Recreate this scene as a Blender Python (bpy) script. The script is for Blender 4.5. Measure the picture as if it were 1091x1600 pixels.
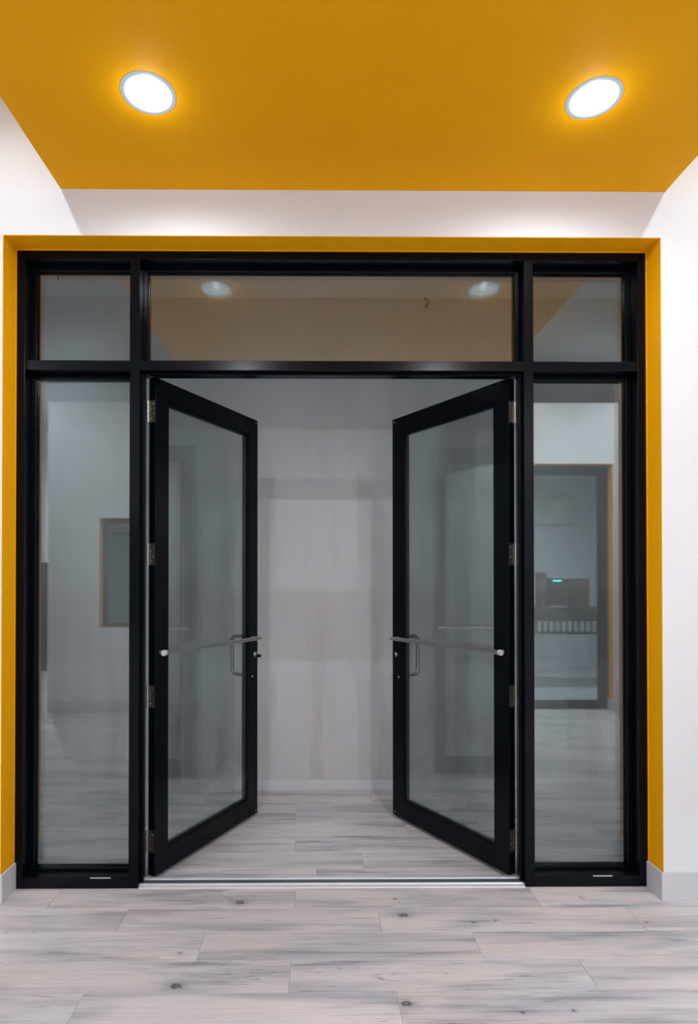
import bpy, bmesh, math, random
from mathutils import Vector, Matrix
for o in list(bpy.data.objects): bpy.data.objects.remove(o)
S = bpy.context.scene
COL = S.collection
random.seed(7)

# ------------------------------------------------------------------ camera
cam = bpy.data.cameras.new('camera'); co = bpy.data.objects.new('camera', cam); COL.objects.link(co)
co.location = (0, 0, 1.587)
co.rotation_euler = (math.pi/2 + .0084, 0, -.0077)
cam.sensor_fit = 'AUTO'; cam.sensor_width = 36; cam.lens = 936.6*36/1600
cam.shift_x = (545.5-502.0)/1600; cam.shift_y = (898.9-800)/1600
cam.clip_start = .02
S.camera = co
# ------------------------------------------------------------------ world, exposure
w = bpy.data.worlds.new('world'); S.world = w; w.use_nodes = True
w.node_tree.nodes['Background'].inputs[0].default_value = (.9, .95, 1, 1)
w.node_tree.nodes['Background'].inputs[1].default_value = .02
vs = S.view_settings
vs.view_transform = 'Standard'; vs.look = 'None'; vs.gamma = 1; vs.use_curve_mapping = False
vs.exposure = 0.20
# lamp powers (W): soffit downlights, high ceiling lights, added rear and side fill, rear rooms, added corridor fill
P_SOFFIT, P_SOFFIT_REAR, P_HIGH, P_HIGH_REAR_FILL, P_SIDE_FILL, P_REAR, P_VEST_FILL, P_SPILL = 25, 90, 60, 430, 300, 650, 8, .8
LAMP = (.93, .97, 1.03); LAMP_HIGH = (.90, .965, 1.04)
SOFFIT_LIGHTS = [(-.674, 2.39), (1.122, 2.40), (-.674, .55), (1.122, .55)]
HIGH_LIGHTS = [(-1.60, 2.25), (2.12, 2.25), (-1.60, .5), (2.12, .5), (-3.6, .35), (4.0, .35)]  # all but the pair near the storefront are added fill lamps
ZC, ZS, ZV = 4.30, 3.536, 3.751       # high ceiling, soffit, vestibule ceiling
def spot(loc, power, size, color, radius=.07, blend=1.0):
    l = bpy.data.lights.new('lamp', 'SPOT'); l.energy = power; l.spot_size = size; l.spot_blend = blend
    l.color = color; l.shadow_soft_size = radius
    o = bpy.data.objects.new('lamp', l); COL.objects.link(o); o.location = loc
    return o

# ------------------------------------------------------------------ key measures
YF = 3.106            # frame face
YW = 2.979            # face of the wall round the opening
X0, X1, ZH = -1.560, 1.726, 3.302
YB = 4.572            # wall behind the doors
YR = -.85             # wall behind the camera

# ------------------------------------------------------------------ materials
def nodes(name):
    m = bpy.data.materials.new(name); m.use_nodes = True; nt = m.node_tree
    return m, nt, nt.nodes['Principled BSDF']
def N(nt, t, **k):
    n = nt.nodes.new(t)
    for a, b in k.items(): setattr(n, a, b)
    return n
def math_(nt, op, a, b=None, c=None):
    n = N(nt, 'ShaderNodeMath', operation=op)
    for i, v in enumerate((a, b, c)):
        if v is None: continue
        if isinstance(v, (int, float)): n.inputs[i].default_value = v
        else: nt.links.new(v, n.inputs[i])
    return n.outputs[0]
def mixc(nt, f, a, b, blend='MIX'):
    n = N(nt, 'ShaderNodeMix', data_type='RGBA', blend_type=blend)
    for s, v in ((0, f), (6, a), (7, b)):
        if isinstance(v, tuple): n.inputs[s].default_value = (*v, 1) if len(v) == 3 else v
        elif isinstance(v, (int, float)): n.inputs[s].default_value = v
        else: nt.links.new(v, n.inputs[s])
    return n.outputs[2]
def noise(nt, vec, scale, detail=3, rough=.5, dist=0):
    n = N(nt, 'ShaderNodeTexNoise'); n.inputs['Scale'].default_value = scale
    n.inputs['Detail'].default_value = detail; n.inputs['Roughness'].default_value = rough
    n.inputs['Distortion'].default_value = dist
    nt.links.new(vec, n.inputs['Vector']); return n.outputs[0]
def mapping(nt, vec, scale, loc=None):
    n = N(nt, 'ShaderNodeMapping'); n.inputs['Scale'].default_value = scale
    nt.links.new(vec, n.inputs['Vector'])
    if loc is not None: nt.links.new(loc, n.inputs['Location'])
    return n.outputs[0]
def ramp(nt, f, stops):
    n = N(nt, 'ShaderNodeValToRGB'); e = n.color_ramp.elements
    while len(e) < len(stops): e.new(.5)
    for i, (p, c) in enumerate(stops):
        e[i].position = p; e[i].color = (*c, 1) if isinstance(c, tuple) else (c, c, c, 1)
    nt.links.new(f, n.inputs[0]); return n.outputs[0]

def paint(name, col, rough=.55, bump=.04, var=.03, spec=.4):
    m, nt, b = nodes(name)
    g = N(nt, 'ShaderNodeNewGeometry').outputs['Position']
    n1 = noise(nt, g, 1.7, 3); n2 = noise(nt, g, 260, 2)
    dark = tuple(c*(1-var*2) for c in col)
    nt.links.new(mixc(nt, n1, dark, col), b.inputs['Base Color'])
    b.inputs['Roughness'].default_value = rough; b.inputs['Specular IOR Level'].default_value = spec
    bp = N(nt, 'ShaderNodeBump'); bp.inputs['Strength'].default_value = bump; bp.inputs['Distance'].default_value = .002
    nt.links.new(n2, bp.inputs['Height']); nt.links.new(bp.outputs[0], b.inputs['Normal'])
    return m
def metal(name, col, rough=.3, metallic=1, brushed=0):
    m, nt, b = nodes(name)
    g = N(nt, 'ShaderNodeNewGeometry').outputs['Position']
    n1 = noise(nt, mapping(nt, g, (6, 60, 60)), 3, 3)
    nt.links.new(mixc(nt, n1, tuple(c*.85 for c in col), col), b.inputs['Base Color'])
    b.inputs['Metallic'].default_value = metallic
    r = math_(nt, 'MULTIPLY_ADD', n1, .12, rough-.06); nt.links.new(r, b.inputs['Roughness'])
    return m
M_WALL = paint('white_wall_paint', (.78, .78, .795), .6)
M_CEIL = paint('ceiling_paint', (.50, .50, .49), .8)
M_YEL = paint('ochre_yellow_paint', (.95, .43, .0006), .65, var=.03, spec=.12)
M_BASE = paint('baseboard_paint', (.62, .62, .64), .4)
M_BLACK = paint('black_powder_coat', (.0020, .0032, .0060), .22, bump=.015, var=.1, spec=.15)
M_ALU = metal('brushed_aluminium', (.90, .92, .95), .33, .55)
M_GROOVE = paint('dark_anodised_groove', (.075, .095, .115), .35)
M_STEEL = metal('satin_steel', (.55, .55, .56), .32)
M_HINGE = metal('worn_bronze_hinge', (.30, .26, .22), .42)
M_DARKMETAL = metal('dark_metal', (.03, .035, .05), .3)
M_TRIMRING = paint('lamp_trim', (.55, .63, .72), .5)
M_BROWN = paint('brown_card', (.16, .075, .05), .8)
M_DARK = paint('charcoal_plastic', (.02, .021, .024), .45)
M_CARD = paint('dull_brown_wood', (.10, .07, .055), .6)
M_WHITE = paint('white_plastic', (.75, .75, .73), .4)

# corridor wall: same paint with scuffs, soft rubbed bands and a few pin holes
def corridor_wall():
    m, nt, b = nodes('scuffed_corridor_paint')
    g = N(nt, 'ShaderNodeNewGeometry').outputs['Position']
    n1 = noise(nt, g, 1.3, 3)
    v = noise(nt, mapping(nt, g, (5.5, 1, .7)), 1.0, 3, .55, .4)
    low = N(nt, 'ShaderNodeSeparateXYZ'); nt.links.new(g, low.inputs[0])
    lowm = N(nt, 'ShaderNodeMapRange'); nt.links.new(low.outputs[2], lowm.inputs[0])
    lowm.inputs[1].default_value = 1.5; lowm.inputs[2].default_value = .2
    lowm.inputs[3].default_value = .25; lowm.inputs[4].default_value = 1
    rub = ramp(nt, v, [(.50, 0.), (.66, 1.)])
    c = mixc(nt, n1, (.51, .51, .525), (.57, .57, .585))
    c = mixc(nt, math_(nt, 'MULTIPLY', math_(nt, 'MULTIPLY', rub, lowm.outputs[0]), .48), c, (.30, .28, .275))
    # pin holes and short scratches
    vo = N(nt, 'ShaderNodeTexVoronoi'); vo.inputs['Scale'].default_value = 3.1; nt.links.new(mapping(nt, g, (1, 0, 1.3)), vo.inputs['Vector'])
    dot = math_(nt, 'LESS_THAN', vo.outputs['Distance'], .018)
    c = mixc(nt, math_(nt, 'MULTIPLY', dot, .55), c, (.12, .11, .11))
    nt.links.new(c, b.inputs['Base Color']); b.inputs['Roughness'].default_value = .5
    return m
M_CORR = corridor_wall()

# wood-look porcelain planks
KNOTS = [(375, 1410), (275, 1541), (631, 1430), (636, 1568), (617, 1404), (775, 1438), (740, 1441), (896, 1579), (1010, 1441), (817, 1582), (908, 1402), (281, 1489)]
def px_floor(u, v):
    X = (u-502)/936.6; Z = -(v-898.9)/936.6; c, s = math.cos(.0084), math.sin(.0084)
    Y, Z = c-s*Z, s+c*Z; t = -1.587/Z; return ((X+.0077*Y)*t, (Y-.0077*X)*t)
def plank_material():
    m, nt, b = nodes('pale_grey_wood_tile')
    geo = N(nt, 'ShaderNodeNewGeometry'); g = geo.outputs['Position']
    oi = N(nt, 'ShaderNodeObjectInfo')
    r = math_(nt, 'FRACT', math_(nt, 'ADD', oi.outputs['Random'], geo.outputs['Random Per Island']))
    cx = N(nt, 'ShaderNodeCombineXYZ'); nt.links.new(math_(nt, 'MULTIPLY', r, 37.), cx.inputs[0]); nt.links.new(math_(nt, 'MULTIPLY', r, 91.), cx.inputs[1])
    va = N(nt, 'ShaderNodeVectorMath', operation='ADD'); nt.links.new(g, va.inputs[0]); nt.links.new(cx.outputs[0], va.inputs[1])
    p = va.outputs[0]
    fine = noise(nt, mapping(nt, p, (2.2, 150, 1)), 1.0, 5, .65, .2)
    mid = noise(nt, mapping(nt, p, (1.1, 26, 1)), 1.0, 6, .62, .9)
    big = noise(nt, mapping(nt, p, (1.15, 8, 1)), 1.0, 4, .55, .5)
    pink = noise(nt, mapping(nt, p, (.8, 5, 1)), 1.7, 2)
    c = mixc(nt, ramp(nt, pink, [(.4, 0.), (.62, 1.)]), (.60, .568, .595), (.66, .592, .588))
    streak = ramp(nt, mid, [(.49, 0.), (.66, 1.)])
    cloud = ramp(nt, big, [(.46, 0.), (.66, 1.)])
    c = mixc(nt, math_(nt, 'MULTIPLY', cloud, .62), c, (.275, .30, .335))
    c = mixc(nt, math_(nt, 'MULTIPLY', math_(nt, 'MULTIPLY', streak, math_(nt, 'MULTIPLY_ADD', cloud, .85, .15)), .78), c, (.14, .165, .195))
    c = mixc(nt, math_(nt, 'MULTIPLY', ramp(nt, fine, [(.48, 0.), (.72, 1.)]), .38), c, (.28, .285, .305))
    thin = ramp(nt, noise(nt, mapping(nt, p, (.9, 19, 1)), 1.0, 3, .5, 1.3), [(.488, 0.), (.5, 1.), (.512, 0.)])
    c = mixc(nt, math_(nt, 'MULTIPLY', math_(nt, 'MULTIPLY', thin, ramp(nt, noise(nt, p, 2.3, 2), [(.5, 0.), (.62, 1.)])), .75), c, (.10, .115, .13))
    # per plank tone
    c = mixc(nt, 1.0, c, ramp(nt, r, [(0., .92), (1., 1.04)]), 'MULTIPLY')
    # knots, each a dark eye with a paler heart
    sep = N(nt, 'ShaderNodeSeparateXYZ'); nt.links.new(g, sep.inputs[0])
    wob = noise(nt, g, 60, 3)
    for i, (u, v) in enumerate(KNOTS):
        kx, ky = px_floor(u, v); a = (.021, .013) if i in (0, 1, 2, 3) else (.0065, .004)
        dx = math_(nt, 'DIVIDE', math_(nt, 'SUBTRACT', sep.outputs[0], kx), a[0])
        dy = math_(nt, 'DIVIDE', math_(nt, 'SUBTRACT', sep.outputs[1], ky), a[1])
        d = math_(nt, 'SQRT', math_(nt, 'ADD', math_(nt, 'MULTIPLY', dx, dx), math_(nt, 'MULTIPLY', dy, dy)))
        d = math_(nt, 'ADD', d, math_(nt, 'MULTIPLY_ADD', wob, 1.6, -.8))
        halo = ramp(nt, math_(nt, 'DIVIDE', d, 4), [(0., .25), (.10, .9), (.20, .95), (.30, .35), (.55, .15), (1., 0.)])
        c = mixc(nt, math_(nt, 'MULTIPLY', halo, .95), c, (.045, .055, .06))
    nt.links.new(c, b.inputs['Base Color'])
    nt.links.new(math_(nt, 'MULTIPLY_ADD', mid, .22, .34), b.inputs['Roughness'])
    b.inputs['Specular IOR Level'].default_value = .4
    bp = N(nt, 'ShaderNodeBump'); bp.inputs['Strength'].default_value = .12; bp.inputs['Distance'].default_value = .001
    nt.links.new(fine, bp.inputs['Height']); nt.links.new(bp.outputs[0], b.inputs['Normal'])
    return m
M_PLANK = plank_material()
M_GROUT = paint('pale_grout', (.50, .48, .47), .8)

def glass(name, tint, r0):
    m, nt, b = nodes(name); nt.nodes.remove(b)
    out = nt.nodes['Material Output']
    lw = N(nt, 'ShaderNodeLayerWeight'); lw.inputs['Blend'].default_value = .5
    f5 = math_(nt, 'POWER', lw.outputs['Facing'], 5.0)
    fac = math_(nt, 'MULTIPLY_ADD', f5, 1-r0, r0)
    tr = N(nt, 'ShaderNodeBsdfTransparent'); tr.inputs[0].default_value = (*tint, 1)
    gl = N(nt, 'ShaderNodeBsdfGlossy'); gl.inputs['Roughness'].default_value = .0; gl.inputs[0].default_value = (.93, 1, 1, 1)
    mx = N(nt, 'ShaderNodeMixShader'); nt.links.new(fac, mx.inputs[0]); nt.links.new(tr.outputs[0], mx.inputs[1]); nt.links.new(gl.outputs[0], mx.inputs[2])
    nt.links.new(mx.outputs[0], out.inputs['Surface'])
    return m
M_GLASS = glass('grey_green_double_glazing', (.855, .895, .89), .108)
def emit(name, col, s):
    m, nt, b = nodes(name); b.inputs['Base Color'].default_value = (.02, .02, .02, 1)
    b.inputs['Emission Color'].default_value = (*col, 1); b.inputs['Emission Strength'].default_value = s
    return m
M_LENS = emit('lit_downlight_lens', (1, 1, 1), 1.02)
M_RIMGLOW = emit('bloom_glow_trim_ring', (.62, .78, .92), .55)  # ring emission stands in for the bloom around the lens
M_CYAN = emit('cyan_display', (.1, .9, 1), 6)

# ------------------------------------------------------------------ mesh helpers
def box(bm, x0, x1, y0, y1, z0, z1):
    vs_ = [bm.verts.new(p) for p in ((x0,y0,z0),(x1,y0,z0),(x1,y1,z0),(x0,y1,z0),(x0,y0,z1),(x1,y0,z1),(x1,y1,z1),(x0,y1,z1))]
    for f in ((3,2,1,0),(4,5,6,7),(0,1,5,4),(1,2,6,5),(2,3,7,6),(3,0,4,7)):
        bm.faces.new([vs_[i] for i in f])
    return bm
def bx(*a, bevel=0, seg=2):
    bm = bmesh.new(); box(bm, *a)
    if bevel: bmesh.ops.bevel(bm, geom=bm.edges[:], offset=bevel, segments=seg, affect='EDGES', profile=.5)
    return bm
def tube(bm, pts, r, seg=12, cap=True):
    pts = [Vector(p) for p in pts]; rings = []
    up = None
    for i, p in enumerate(pts):
        d = (pts[min(i+1, len(pts)-1)] - pts[max(i-1, 0)]).normalized()
        if up is None: up = d.orthogonal().normalized()
        up = (up - d*up.dot(d)).normalized(); s = d.cross(up)
        rings.append([bm.verts.new(p + (up*math.cos(2*math.pi*k/seg) + s*math.sin(2*math.pi*k/seg))*r) for k in range(seg)])
    for a, b in zip(rings, rings[1:]):
        for k in range(seg): bm.faces.new((a[k], a[(k+1) % seg], b[(k+1) % seg], b[k]))
    if cap: bm.faces.new(rings[0][::-1]); bm.faces.new(rings[-1])
    return bm
def lathe(bm, prof, c=(0, 0, 0), seg=48):
    """profile of (radius, z) round the z axis through c"""
    rings = []
    for r, z in prof:
        if r < 1e-6: rings.append([bm.verts.new((c[0], c[1], c[2]+z))])
        else: rings.append([bm.verts.new((c[0]+r*math.cos(2*math.pi*k/seg), c[1]+r*math.sin(2*math.pi*k/seg), c[2]+z)) for k in range(seg)])
    for a, b in zip(rings, rings[1:]):
        for k in range(seg):
            q = [a[k % len(a)], a[(k+1) % len(a)], b[(k+1) % len(b)], b[k % len(b)]]
            u = []
            for v in q:
                if v not in u: u.append(v)
            if len(u) > 2: bm.faces.new(u)
    return bm
def extrude_x(bm, prof, x0, x1):
    a = [bm.verts.new((x0, y, z)) for y, z in prof]; b = [bm.verts.new((x1, y, z)) for y, z in prof]
    n = len(prof)
    for i in range(n): bm.faces.new((a[i], a[(i+1) % n], b[(i+1) % n], b[i]))
    bm.faces.new(a[::-1]); bm.faces.new(b)
    return bm
def obj(name, bm, mat, parent=None, smooth=False, **props):
    bmesh.ops.recalc_face_normals(bm, faces=bm.faces[:])
    me = bpy.data.meshes.new(name); bm.to_mesh(me); bm.free()
    me.materials.append(mat)
    if smooth:
        for p in me.polygons: p.use_smooth = True
        me.set_sharp_from_angle(angle=math.radians(35))
    o = bpy.data.objects.new(name, me); COL.objects.link(o)
    if parent is not None: o.parent = parent
    for k, v in props.items(): o[k] = v
    return o
def empty(name, loc=(0, 0, 0), rotz=0, **props):
    o = bpy.data.objects.new(name, None); COL.objects.link(o); o.location = loc; o.rotation_euler = (0, 0, rotz)
    o.empty_display_size = .1
    for k, v in props.items(): o[k] = v
    return o
def S_(label, cat): return dict(kind='structure', label=label, category=cat)
def copy_tree(o, parent=None):
    c = o.copy(); COL.objects.link(c)
    if parent: c.parent = parent
    for ch in list(o.children): copy_tree(ch, c)
    return c

# ------------------------------------------------------------------ floor
XL, XR = -5.0, 5.0
YMIN = -4.6
floor = obj('floor', bx(XL-.1, XR+.1, YMIN-.1, YB+.1, -.12, -.0025), M_GROUT, **S_('pale grey wood-look plank floor running through the open doors', 'floor'))
PL, PW, G = 1.203, .198, .0022
base_plank = None
Y0 = 2.7175
rest = bmesh.new()
k = -2
def plank_mesh(bm, x0, x1, y0, y1):
    e = .0012; z = 0.
    vs_ = [bm.verts.new(p) for p in ((x0,y0,-.004),(x1,y0,-.004),(x1,y1,-.004),(x0,y1,-.004),(x0,y0,z-e),(x1,y0,z-e),(x1,y1,z-e),(x0,y1,z-e),
                                      (x0+e,y0+e,z),(x1-e,y0+e,z),(x1-e,y1-e,z),(x0+e,y1-e,z))]
    for f in ((0,1,5,4),(1,2,6,5),(2,3,7,6),(3,0,4,7),(4,5,9,8),(5,6,10,9),(6,7,11,10),(7,4,8,11),(8,9,10,11)):
        bm.faces.new([vs_[i] for i in f])
shared = {}
rows = range(math.floor((YMIN-Y0)/PW), math.ceil((YB-Y0)/PW)+1)
for k in rows:
    # joint position measured for the rows in view; row k lies between Y0+(k-1)*PW and Y0+k*PW
    ya = Y0 + (k-1)*PW
    table = {-2: -.8938, -1: -.1077, 0: -.5024, 1: -.9057, 2: 1.0965, 3: .0, 4: .262, 5: -.13, 6: .57, 7: -.14, 8: -.14, 9: .4}
    jj = table.get(k, ((k*.4127) % 1)*PL)
    ylo, yhi = Y0+k*PW-PW, Y0+k*PW
    if k in table: ylo, yhi = Y0+(k-1)*PW, Y0+k*PW
    if k == -2: pass
    x = jj - math.ceil((jj-XL)/PL)*PL
    while x < XR:
        xa, xb = max(x, XL), min(x+PL, XR)
        if xb-xa > .02:
            inview = yhi > 1.95 and xb > -2.75 and xa < 2.95
            a = (xa+G/2, xb-G/2, ylo+G/2, yhi-G/2)
            if inview:
                key = (round(xb-xa, 4))
                if key not in shared:
                    bm = bmesh.new(); plank_mesh(bm, G/2, xb-xa-G/2, G/2, PW-G/2)
                    o = obj('plank', bm, M_PLANK, floor); shared[key] = o.data
                else:
                    o = bpy.data.objects.new('plank', shared[key]); COL.objects.link(o); o.parent = floor
                o.location = (xa, ylo, 0)
            else: plank_mesh(rest, *a)
        x += PL
obj('plank_field', rest, M_PLANK, floor, kind='stuff')

# ------------------------------------------------------------------ walls
bm = bmesh.new(); T = YF+.19
box(bm, XL, X0, YW, T, 0, ZC); box(bm, X1, XR, YW, T, 0, ZC); box(bm, X0, X1, YW, T, ZH+.003, ZC)
wall_front = obj('wall_front', bm, M_WALL, **S_('bright white wall with the ochre-lined opening', 'wall'))
t = .003
obj('reveal_lining', bx(X0, X0+t, YW-.001, YF+.14, .0, ZH+.003), M_YEL, wall_front, label='ochre yellow painted reveal')
obj('reveal_lining', bx(X1-t, X1, YW-.001, YF+.14, .0, ZH+.003), M_YEL, wall_front, label='ochre yellow painted reveal')
obj('reveal_lining', bx(X0, X1, YW-.001, YF+.14, ZH, ZH+.003), M_YEL, wall_front, label='ochre yellow painted reveal')
b_ = .009
def bead(x0, x1, z0, z1, n): # chamfered sealant strip against the frame
    obj('sealant_bead', bx(x0, x1, YF-b_, YF+.001, z0, z1, bevel=.003), M_YEL, wall_front, label='thin ochre sealant bead against the black frame')
bead(X0+t, X0+t+.005, .14, ZH-.0002, 0); bead(X1-t-.006, X1-t, .14, ZH-.0002, 0); bead(X0+t, X1-t, ZH-.006, ZH, 0)
wall_back = obj('wall_back', bx(-2.75, 3.05, YB, YB+.12, 0, ZV+.1), M_CORR, **S_('scuffed grey-white wall seen behind the open doors', 'wall'))
obj('wall_vestibule_left', bx(-2.85, -2.75, T, YB+.12, 0, ZV+.1), M_CORR, **S_('side wall closing the corridor left of the doors', 'wall'))
obj('wall_vestibule_right', bx(3.05, 3.15, T, YB+.12, 0, ZV+.1), M_CORR, **S_('side wall closing the corridor right of the doors', 'wall'))
obj('wall_left', bx(XL-.1, XL, YMIN, T, 0, ZC), M_WALL, **S_('white side wall of the lobby on the left', 'wall'))
obj('wall_right', bx(XR, XR+.1, YMIN, T, 0, ZC), M_WALL, **S_('white side wall of the lobby on the right', 'wall'))
obj('wall_far', bx(XL, XR, YMIN-.1, YMIN, 0, ZC), M_WALL, **S_('white wall at the far end of the rooms reflected in the glass', 'wall'))
# wall behind the camera, seen in the glass: window opening and tall glazed door opening
WX0, WX1, WZ0, WZ1 = -2.62, -1.55, 1.015, 2.342
DX0, DX1, DZ1 = 2.55, 3.605, 3.005
YRB = YR-.2; TOPR = 3.744
bm = bmesh.new()
box(bm, -3.24, WX0, YRB, YR, 0, TOPR); box(bm, WX0, WX1, YRB, YR, 0, WZ0); box(bm, WX0, WX1, YRB, YR, WZ1, TOPR)
box(bm, WX1, DX0, YRB, YR, 0, TOPR); box(bm, DX0, DX1, YRB, YR, DZ1, TOPR); box(bm, DX1, XR, YRB, YR, 0, TOPR)
wall_rear = obj('wall_rear', bm, M_WALL, **S_('white wall reflected in the side panes, with a window and tall door', 'wall'))
for a in ((WX0, WX0+t, YRB, YR+.001, WZ0, WZ1), (WX1-t, WX1, YRB, YR+.001, WZ0, WZ1), (WX0, WX1, YRB, YR+.001, WZ1-t, WZ1), (WX0, WX1, YRB, YR+.001, WZ0, WZ0+t),
          (DX0, DX0+t, YRB, YR+.001, .0, DZ1), (DX1-t, DX1, YRB, YR+.001, .0, DZ1), (DX0, DX1, YRB, YR+.001, DZ1-t, DZ1)):
    obj('reveal_lining', bx(*a), M_YEL, wall_rear, label='ochre yellow painted reveal')
obj('wall_partition', bx(-3.24, -3.14, YMIN, YRB, 0, TOPR), M_WALL, **S_('white partition enclosing the dark office behind the reflected window', 'wall'))
obj('wall_partition_right', bx(-.3, -.2, YMIN, YRB, 0, TOPR), M_CARD, **S_('brown partition between the two reflected rooms', 'wall'))
obj('ceiling_office', bx(-3.24, -.2, YMIN, YRB, TOPR-.1, TOPR-.001), M_CEIL, **S_('low ceiling of the dark office behind the reflected window', 'ceiling'))

# ceilings
obj('trim_1', bx(-.2, XR, YMIN, YMIN+.02, 2.58, 2.625, bevel=.002), M_CEIL, **S_('thin grey rail across the wall of the reflected pantry', 'rail'))
obj('ceiling_pantry', bx(-.2, XR, YMIN, YRB, TOPR-.1, TOPR-.001), M_CEIL, **S_('low ceiling of the reflected pantry', 'ceiling'))
obj('ceiling_band', bx(4.2, XR, YMIN, T, ZC-.004, ZC), M_YEL, **S_('ochre band painted on the high ceiling by the right wall', 'ceiling'))
obj('ceiling', bx(XL, XR, YMIN, T, ZC, ZC+.1), M_CEIL, **S_('high pale ceiling above the yellow soffit', 'ceiling'))
SX0, SX1 = -1.274, 1.749
soff = obj('ceiling_soffit', bx(SX0, SX1, YR+.001, YW, ZS, ZC), M_YEL, **S_('dropped ochre yellow soffit with round downlights', 'ceiling'))
obj('ceiling_vestibule', bx(-2.75, 3.05, T, YB, ZV, ZV+.1), M_WALL, **S_('pale corridor ceiling behind the transom glass', 'ceiling'))

# ------------------------------------------------------------------ baseboards
BH, BT = .138, .012
def baseboard(name, segs, label, h=BH):
    bm = bmesh.new()
    for s in segs:
        a = bmesh.new(); box(a, *s, -.0005, h); bmesh.ops.bevel(a, geom=[e for e in a.edges if min(v.co.z for v in e.verts) > h-.001], offset=.003, segments=2, affect='EDGES')
        me = bpy.data.meshes.new('tmp'); a.to_mesh(me); a.free(); bm.from_mesh(me); bpy.data.meshes.remove(me)
    return obj(name, bm, M_BASE, **S_(label, 'baseboard'))
baseboard('baseboard_right', [(X1-t-BT, XR, YW-BT, YW-.0005), (X1-t-BT, X1-t, YW-.0006, YF-.0005)], 'pale baseboard wrapping the corner right of the storefront')
baseboard('baseboard_left', [(XL, X0+t+BT, YW-BT, YW-.0005), (X0+t, X0+t+BT, YW-.0006, YF-.0005)], 'pale baseboard wrapping the corner left of the storefront')
baseboard('baseboard_back', [(-2.75, 3.05, YB-.014, YB)], 'low grey baseboard under the scuffed corridor wall', h=.075)
baseboard('baseboard_rear', [(-3.24, DX0, YR, YR+.014), (DX1, XR, YR, YR+.014), (DX1-t-.012, DX1-t, YR-.14, YR)], 'pale baseboard of the reflected wall')

# ------------------------------------------------------------------ storefront frame
YFB = YF+.130
M1a, M1b, M2a, M2b = -.966, -.918, 1.081, 1.131
JL, JR = X0+t+.046, X1-t-.046
HB = 3.255
BZ0, BZ1 = 2.677, 2.728
SZ = .058
front = empty('window_1', (0, YF, 0), **S_('black aluminium storefront frame with side panes and transoms', 'storefront'))
def fpart(name, x0, x1, z0, z1, y0=YF, y1=YFB, bevel=.0015, mat=M_BLACK, **k):
    o = obj(name, bx(x0, x1, y0-YF, y1-YF, z0, z1, bevel=bevel), mat, front, **k); return o
fpart('jamb', X0+t, JL, .001, ZH-.0005); fpart('jamb', JR, X1-t, .001, ZH-.0005)
fpart('mullion', M1a, M1b, .001, HB); fpart('mullion', M2a, M2b, .001, HB)
fpart('head_rail', JL, JR, HB, ZH-.0005)
for a, b in ((JL, M1a), (M1b, M2a), (M2b, JR)): fpart('transom_bar', a, b, BZ0, BZ1)
for a, b in ((JL, M1a), (M2b, JR)): fpart('sill_rail', a, b, .001, SZ)
ST = .026
def panel(x0, x1, z0, z1, st=ST):
    y0, y1 = YF+.072, YF+.083
    for (a, b, c, d) in ((x0, x0+st, z0, z1), (x1-st, x1, z0, z1), (x0+st, x1-st, z1-st, z1), (x0+st, x1-st, z0, z0+st*.55)):
        fpart('glazing_bead', a, b, c, d, y0, y1, .0025)
    for (a, b, c, d) in ((x0, x0+st, z0, z1), (x1-st, x1, z0, z1), (x0+st, x1-st, z1-st, z1), (x0+st, x1-st, z0, z0+st*.55)):
        fpart('glazing_bead', a, b, c, d, YF+.108, YF+.122, .002)
    fpart('glass_pane', x0+.005, x1-.005, z0+.005, z1-.005, YF+.0835, YF+.1075, 0, M_GLASS)
panel(JL, M1a, BZ1, HB); panel(M1b, M2a, BZ1, HB); panel(M2b, JR, BZ1, HB)
panel(JL, M1a, SZ, BZ0); panel(M2b, JR, SZ, BZ0)
# door stops on mullions and under the transom bar
fpart('door_stop', M1b, M1b+.0155, .014, BZ0, YF+.036, YF+.052); fpart('door_stop', M2a-.0145, M2a, .014, BZ0, YF+.036, YF+.052)
fpart('door_stop', M1b+.0155, M2a-.0145, BZ0-.012, BZ0, YF+.036, YF+.052)
# bright weep slots in the sills
fpart('weep_slot', -1.165, -1.06, SZ-.0045, SZ-.0005, YF-.0012, YF+.001, 0, M_ALU, label='silver weep slot in the sill rail')
fpart('weep_slot', 1.432, 1.532, SZ-.0035, SZ+.0005, YF-.0012, YF+.001, 0, M_ALU, label='silver weep slot in the sill rail')

# threshold
bm = bmesh.new()
extrude_x(bm, [(3.1035, 0), (3.105, .0045), (3.119, .0105), (3.1215, .0075), (3.1255, .0075), (3.128, .0125), (3.136, .0125), (3.138, .0105), (3.172, .0105), (3.1745, .0065), (3.1795, .0065), (3.182, .0135), (3.198, .0135), (3.236, .0)], M1b+.001, M2a-.001)
obj('door_threshold', bm, M_ALU, label='ridged silver aluminium threshold on the floor between the mullions', category='threshold')
th = bpy.data.objects['door_threshold']
obj('groove_strip', bx(M1b+.002, M2a-.002, 3.1395, 3.171, .008, .0112), M_GROOVE, th, label='dark blue-grey groove strip')
obj('groove_strip', bx(M1b+.002, M2a-.002, 3.1745, 3.1795, .006, .0072), M_GROOVE, th, label='dark blue-grey groove strip')
obj('groove_strip', bx(M1b+.002, M2a-.002, 3.1215, 3.1255, .007, .0080), M_GROOVE, th, label='dark blue-grey groove strip')

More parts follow.
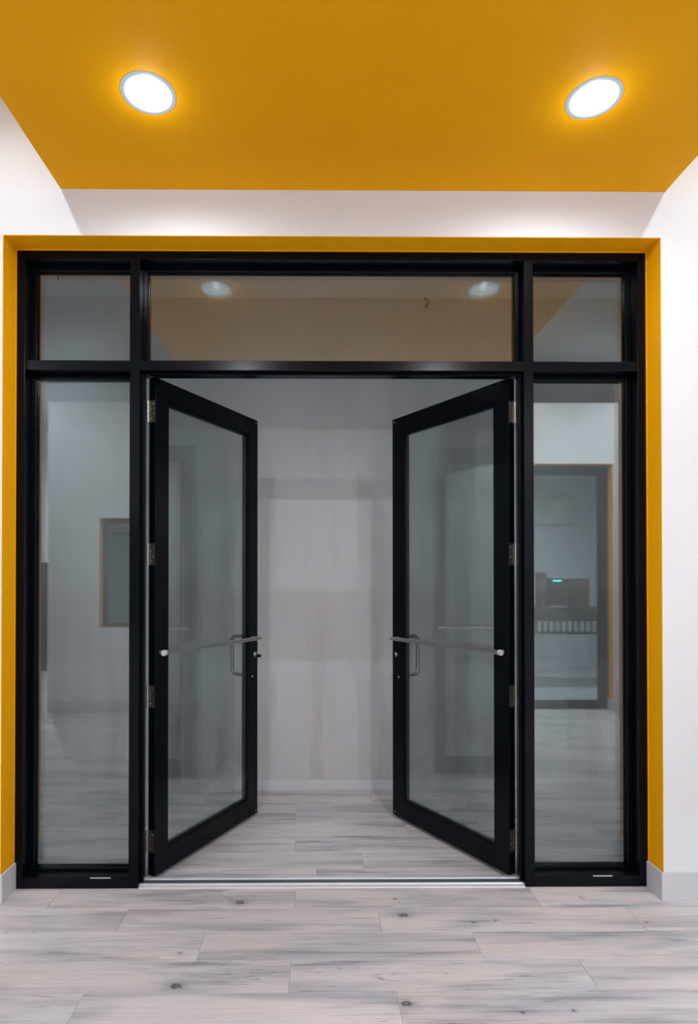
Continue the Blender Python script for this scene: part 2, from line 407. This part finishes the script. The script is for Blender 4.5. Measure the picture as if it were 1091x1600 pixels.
# ------------------------------------------------------------------ door leaves
W_, TH, Z0D, Z1D = .987, .045, .022, 2.668
def arc(c, r, a0, a1, n=6): return [(c[0]+r*math.cos(a0+(a1-a0)*i/n), c[1]+r*math.sin(a0+(a1-a0)*i/n)) for i in range(n+1)]
def door(name, pivot, ang, s, label):
    # s=+1: leaf runs along +x from the hinge, s=-1: along -x. room face at local y = -TH
    d = empty(name, (*pivot, 0), ang*s, **S_(label, 'door'))
    def p(pname, a0, a1, y0, y1, z0, z1, bevel=.0015, mat=M_BLACK, parent=d, **k):
        x0, x1 = sorted((s*a0, s*a1)); return obj(pname, bx(x0, x1, y0, y1, z0, z1, bevel=bevel), mat, parent, **k)
    HS, LS, TR, BR = .098, .112, .112, .118
    p('hinge_stile', 0, HS, -TH, 0, Z0D, Z1D); p('lock_stile', W_-LS, W_, -TH, 0, Z0D, Z1D)
    p('top_rail', HS, W_-LS, -TH, 0, Z1D-TR, Z1D); p('bottom_rail', HS, W_-LS, -TH, 0, Z0D, Z0D+BR)
    for y0, y1 in ((-TH+.004, -.034), (-.011, -.004)):
        for a in ((HS, HS+.012, Z0D+BR, Z1D-TR), (W_-LS-.014, W_-LS, Z0D+BR, Z1D-TR)):
            p('glazing_bead', a[0], a[1], y0, y1, a[2], a[3], .002)
        p('glazing_bead', HS+.012, W_-LS-.014, y0, y1, Z1D-TR-.012, Z1D-TR, .002); p('glazing_bead', HS+.012, W_-LS-.014, y0, y1, Z0D+BR, Z0D+BR+.012, .002)
    p('glass_pane', HS+.002, W_-LS-.002, -.0335, -.0115, Z0D+BR+.002, Z1D-TR-.002, 0, M_GLASS)
    # push bar on the room side, a rounded tube on two end brackets
    zb = 1.204; yb = -TH-.052
    bar = obj('push_bar', tube(bmesh.new(), [(s*.012, yb, zb), (s*.935, yb, zb)], .0125, 16), M_STEEL, d, True, label='satin steel push bar across the leaf')
    for a in (.035, .915):
        bm = bmesh.new(); box(bm, *sorted((s*(a-.012), s*(a+.012))), -TH-.0430, -TH, zb-.010, zb+.010)
        bmesh.ops.bevel(bm, geom=bm.edges[:], offset=.004, segments=2, affect='EDGES')
        obj('end_bracket', bm, M_STEEL, bar)
    bm = bmesh.new(); tube(bm, [(s*.004, yb, zb), (s*.022, yb, zb)], .0155, 16); obj('end_cap', bm, M_ALU, bar, True)
    # D pull on the corridor side
    a, out, zt, zl, r = .915, .112, 1.214, .955, .035
    pts = [(0, zt)] + [(out-r+r*math.sin(q), zt-r+r*math.cos(q)) for q in [i*math.pi/12 for i in range(7)]] + [(out-r+r*math.cos(q), zl+r-r*math.sin(q)) for q in [i*math.pi/12 for i in range(7)]] + [(0, zl)]
    obj('pull_handle', tube(bmesh.new(), [(s*a, y, z) for y, z in pts], .0125, 14), M_STEEL, d, True, label='satin steel D-shaped pull handle')
    # lock cylinder with thumb turn, and a lower screw cap
    def disc(y0, y1, r0, c):
        bm = bmesh.new(); lathe(bm, [(0, 0), (r0, 0), (r0, (y1-y0)*.7), (r0*.8, y1-y0), (0, y1-y0)], seg=24)
        bmesh.ops.rotate(bm, verts=bm.verts, cent=(0, 0, 0), matrix=Matrix.Rotation(math.pi/2, 3, 'X'))
        bmesh.ops.translate(bm, verts=bm.verts, vec=(c[0], y0, c[1])); return bm
    lc = obj('lock_cylinder', disc(-TH, -TH+.014, .016, (s*.948, 1.092)), M_STEEL, d, True, label='steel lock cylinder')
    if s > 0:
        obj('thumb_turn', bx(s*.958-.006, s*.958+.006, -TH-.045, -TH-.010, 1.072, 1.092, bevel=.004), M_DARKMETAL, lc, True)
    else:
        obj('thumb_turn', bx(s*.948-.003, s*.948+.003, -TH-.024, -TH-.010, 1.080, 1.104, bevel=.002), M_DARKMETAL, lc, True)
    obj('screw_cap', disc(-TH, -TH+.004, .0075, (s*.921, .948)), M_STEEL, d, True)
    for z in (Z1D-.022, Z0D+.022): obj('screw_cap', disc(-TH, -TH+.003, .0055, (s*.965, z)), M_STEEL, d, True)
    # four butt hinges: leaf plate on the hinge edge, knuckle at the pivot
    for zc, h in ((2.488, .116), (1.726, .116), (.969, .116), (.201, .116)):
        bm = bmesh.new(); box(bm, *sorted((s*-.0022, 0)), -TH+.004, -.001, zc-h/2, zc+h/2)
        hg = obj('hinge', bm, M_HINGE, d, label='tarnished bronze butt hinge')
        kn = bmesh.new()
        for i in range(5):
            tube(kn, [(s*-.007, .002, zc-h/2+h*i/5+.001), (s*-.007, .002, zc-h/2+h*(i+1)/5-.001)], .0065, 12)
        obj('knuckle', kn, M_STEEL, hg, True)
        for q in (-.038, -.013, .013, .038):
            b2 = bmesh.new(); lathe(b2, [(0, 0), (.004, 0), (.003, .0012), (0, .0012)], seg=10)
            bmesh.ops.rotate(b2, verts=b2.verts, cent=(0, 0, 0), matrix=Matrix.Rotation(-s*math.pi/2, 3, 'Y'))
            bmesh.ops.translate(b2, verts=b2.verts, vec=(s*-.0022, -.024+.007*(1 if q > 0 and q < .02 or q < -.02 else -1), zc+q)); obj('screw', b2, M_STEEL, hg)
    return d
thL, thR = 1.0889, 1.0236
door('door_1', (-.856-TH*math.sin(thL), 3.185+TH*math.cos(thL)), thL, 1, 'black-framed glass door leaf hinged on the left mullion, swung open')
door('door_2', (1.0245+TH*math.sin(thR), 3.185+TH*math.cos(thR)), thR, -1, 'black-framed glass door leaf hinged on the right mullion, swung open')

# ------------------------------------------------------------------ lights
def downlight(x, y, z, power, size, color, label, group, first=None, r=.108, radius=.05, blend=1.0, spill=0, tilt=0):
    if first is None:
        d = empty('downlight', (x, y, z), label=label, category='ceiling light', group=group)
        obj('trim_ring', lathe(bmesh.new(), [(r*.86, -.001), (r*.87, -.003), (r*.96, -.0035), (r, -.0015), (r, 0)]), M_RIMGLOW, d, True, label='trim ring with added pale blue bloom glow')
        obj('lens', lathe(bmesh.new(), [(r*.872, -.001), (r*.86, -.003), (r*.6, -.0045), (0, -.005)]), M_LENS, d, True, label='glowing white lens')
    else:
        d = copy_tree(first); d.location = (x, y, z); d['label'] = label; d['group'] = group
    spot((x, y, z-.03), power, size, color, radius, blend).rotation_euler = (tilt, 0, 0)
    if spill:
        l = bpy.data.lights.new('lamp_spill', 'POINT'); l.energy = spill; l.color = color; l.shadow_soft_size = 0
        o = bpy.data.objects.new('lamp_spill', l); COL.objects.link(o); o.location = (x, y, z-.055)
    return d
GS, GH = 'round downlights in the yellow soffit', 'round ceiling lights beside the soffit'
dl = downlight(*SOFFIT_LIGHTS[0], ZS, P_SOFFIT, 3.1, LAMP, 'round lit downlight at the left of the yellow soffit', GS, radius=0, blend=.7, spill=P_SPILL)
labs = ['round lit downlight at the right of the yellow soffit', 'left soffit downlight above the camera, outside the picture', 'right soffit downlight above the camera, outside the picture']
for (x, y), lb in zip(SOFFIT_LIGHTS[1:], labs): downlight(x, y, ZS, P_SOFFIT if y > 1 else P_SOFFIT_REAR, 3.1, LAMP, lb, GS, dl, radius=0, blend=.7, spill=P_SPILL)
for i, (x, y) in enumerate(HIGH_LIGHTS):
    downlight(x, y, ZC, (P_HIGH, P_HIGH, P_HIGH_REAR_FILL*.24, P_HIGH_REAR_FILL*.95, P_SIDE_FILL*.7, P_SIDE_FILL)[i], 2.4 if i < 2 else 2.2, LAMP_HIGH, 'round light in the high ceiling, %s of the soffit, %s' % ('left' if x < 0 else 'right', ['near the storefront wall', 'near the storefront wall', 'added unseen over the camera as fill', 'added unseen over the camera as fill', 'added unseen at the side wall as fill', 'added unseen at the side wall as fill'][i]), GH, dl, tilt=0 if i < 2 else -.5)  # rear and side lamps are unseen, added to brighten room and rear wall
for i, (x, y, z) in enumerate([(3.4, -2.2, TOPR-.1), (-4.1, -2.4, ZC), (-1.9, 3.95, ZV), (2.3, 3.95, ZV)]):
    downlight(x, y, z, (P_REAR, P_REAR, P_VEST_FILL, P_VEST_FILL)[i], 2.9, LAMP_HIGH, ('round light in the ceiling of the reflected pantry', 'round light in the ceiling of the reflected passage', 'added unseen fill light in the corridor ceiling behind the left pane', 'added unseen fill light in the corridor ceiling behind the right pane')[i], 'ceiling lights of the other rooms', dl)  # corridor pair is unseen, added to brighten the space beyond the doors

# ------------------------------------------------------------------ things reflected from behind the camera
def frame_set(name, x0, x1, z0, z1, yf, fw, label, cat):
    e = empty(name, (0, yf, 0), **S_(label, cat))
    for a in ((x0, x0+fw, z0, z1), (x1-fw, x1, z0, z1), (x0+fw, x1-fw, z1-fw, z1), (x0+fw, x1-fw, z0, z0+fw*.9)):
        obj('frame_rail', bx(a[0], a[1], -.06, 0, a[2], a[3], bevel=.0015), M_BLACK, e)
    obj('glass_pane', bx(x0+fw-.003, x1-fw+.003, -.04, -.018, z0+fw*.9-.003, z1-fw+.003), M_GLASS, e)
    return e
w2 = frame_set('window_2', WX0+t, WX1-t, WZ0+t, WZ1-t, YR-.11, .05, 'black-framed office window in ochre reveal, reflected in the left pane', 'window')
obj('cross_rail', bx(WX0+.05, WX1-.05, -.06, 0, 2.14, 2.18), M_BLACK, w2)
frame_set('door_3', DX0+t, DX1-t, .002, DZ1-t, YR-.13, .115, 'tall black-framed glazed door reflected in the right pane', 'door')

# pantry counter behind door_3
ct = empty('counter', (3.55, -2.7, 0), label='dark slatted bar counter behind the reflected tall door', category='counter')
obj('worktop', bx(-1.0, 1.0, -.3, .3, 1.14, 1.18, bevel=.004), M_CARD, ct)
obj('apron', bx(-.98, .98, .24, .27, .98, 1.14, bevel=.002), M_CARD, ct)
obj('rail', bx(-.98, .98, .24, .27, .79, .83, bevel=.002), M_CARD, ct)
sl = None
for i in range(22):
    x = -.95+i*.0905
    if sl is None: sl = obj('slat', bx(0, .03, .245, .265, .83, .98), M_CARD, ct)
    else: sl = sl.copy(); COL.objects.link(sl)
    sl.location.x = x
for x, y in ((-.95, -.26), (.95, -.26), (-.95, .26), (.95, .26)): obj('leg', bx(x-.025, x+.025, y-.02, y+.02, 0, 1.14, bevel=.003), M_CARD, ct)
cm = empty('coffee_machine', (3.60, -2.68, 1.18), label='dark coffee machine with cyan display on the reflected counter', category='coffee machine')
obj('body', bx(-.13, .13, -.2, .02, 0, .44, bevel=.01), M_DARK, cm); obj('brew_head', bx(-.12, .12, .02, .14, .30, .44, bevel=.01), M_DARK, cm)
obj('drip_tray', bx(-.12, .12, .02, .16, 0, .03, bevel=.004), M_STEEL, cm); obj('display', bx(-.06, .06, .1405, .144, .385, .415), M_CYAN, cm, label='glowing cyan display')
cb = empty('cardboard_box', (3.93, -2.68, 1.18), label='brown cardboard box beside the reflected coffee machine', category='box')
obj('carton', bx(-.16, .16, -.16, .12, 0, .43, bevel=.003), M_BROWN, cb); obj('flap', bx(-.16, .16, .118, .124, .33, .435), M_BROWN, cb); obj('tape', bx(-.02, .02, .1245, .126, .12, .43), M_CARD, cb)
tb = empty('paper_carton', (3.40, -2.66, 1.18), label='tall narrow brown carton left of the reflected coffee machine', category='carton')
obj('carton', bx(-.055, .055, -.08, .08, 0, .50, bevel=.003), M_CARD, tb); obj('lid', bx(-.058, .058, -.083, .083, .49, .53, bevel=.003), M_BROWN, tb)
# office desk behind window_2 and shelf in the left passage
dk = empty('office_desk', (-1.9, -2.4, 0), label='dark desk in the office behind the reflected window', category='desk')
obj('desktop', bx(-.8, .8, -.35, .35, .72, .75, bevel=.003), M_DARK, dk)
for x, y in ((-.75, -.3), (.75, -.3), (-.75, .3), (.75, .3)): obj('leg', bx(x-.02, x+.02, y-.02, y+.02, 0, .72), M_DARK, dk)
mo = empty('desk_monitor', (-2.1, -2.4, .75), label='dark monitor standing on the office desk', category='monitor')
obj('screen', bx(-.3, .3, -.02, .01, .12, .50, bevel=.004), M_DARK, mo); obj('stand', bx(-.02, .02, -.03, -.01, .01, .2), M_DARK, mo); obj('foot', bx(-.12, .12, -.1, .1, 0, .012, bevel=.003), M_DARK, mo)
cbn = empty('tall_cabinet', (-4.45, -4.35, 0), label='grey cabinet at the end of the reflected passage', category='cabinet')
obj('body', bx(-.45, .45, -.22, .2, .0, 1.9, bevel=.004), M_DARK, cbn)
for x0, x1 in ((-.44, -.005), (.005, .44)):
    dd = obj('door', bx(x0, x1, .2005, .22, .05, 1.88, bevel=.003), M_DARK, cbn); hx = x1-.05 if x0 < 0 else x0+.05
    obj('handle', tube(bmesh.new(), [(hx, .24, .9), (hx, .24, 1.1)], .006, 8), M_STEEL, dd)

# ------------------------------------------------------------------ cable ends by the corridor ceiling
def curl(pts, c, r, name, label):
    obj(name, tube(bmesh.new(), [(c[0]+x, c[1], c[2]+z) for x, z in pts], r, 8), M_DARK, None, True, label=label, category='cable')
cx, cz = .842, 3.728
curl([(.02, .05), (.0, .055), (-.016, .04), (-.014, .018), (.004, .006), (.016, -.012), (.008, -.032), (-.012, -.038), (-.006, -.052), (.012, -.058)], (cx, YB-.006, cz), .005, 'cable_stub', 'small dark curled cable end on the wall behind the centre transom')
curl([(0, 0), (.0, -.02), (.004, -.045), (.005, -.072)], (-1.81, 4.18, ZV), .004, 'cable_stub', 'thin dark cable end hanging from the corridor ceiling behind the left transom pane')
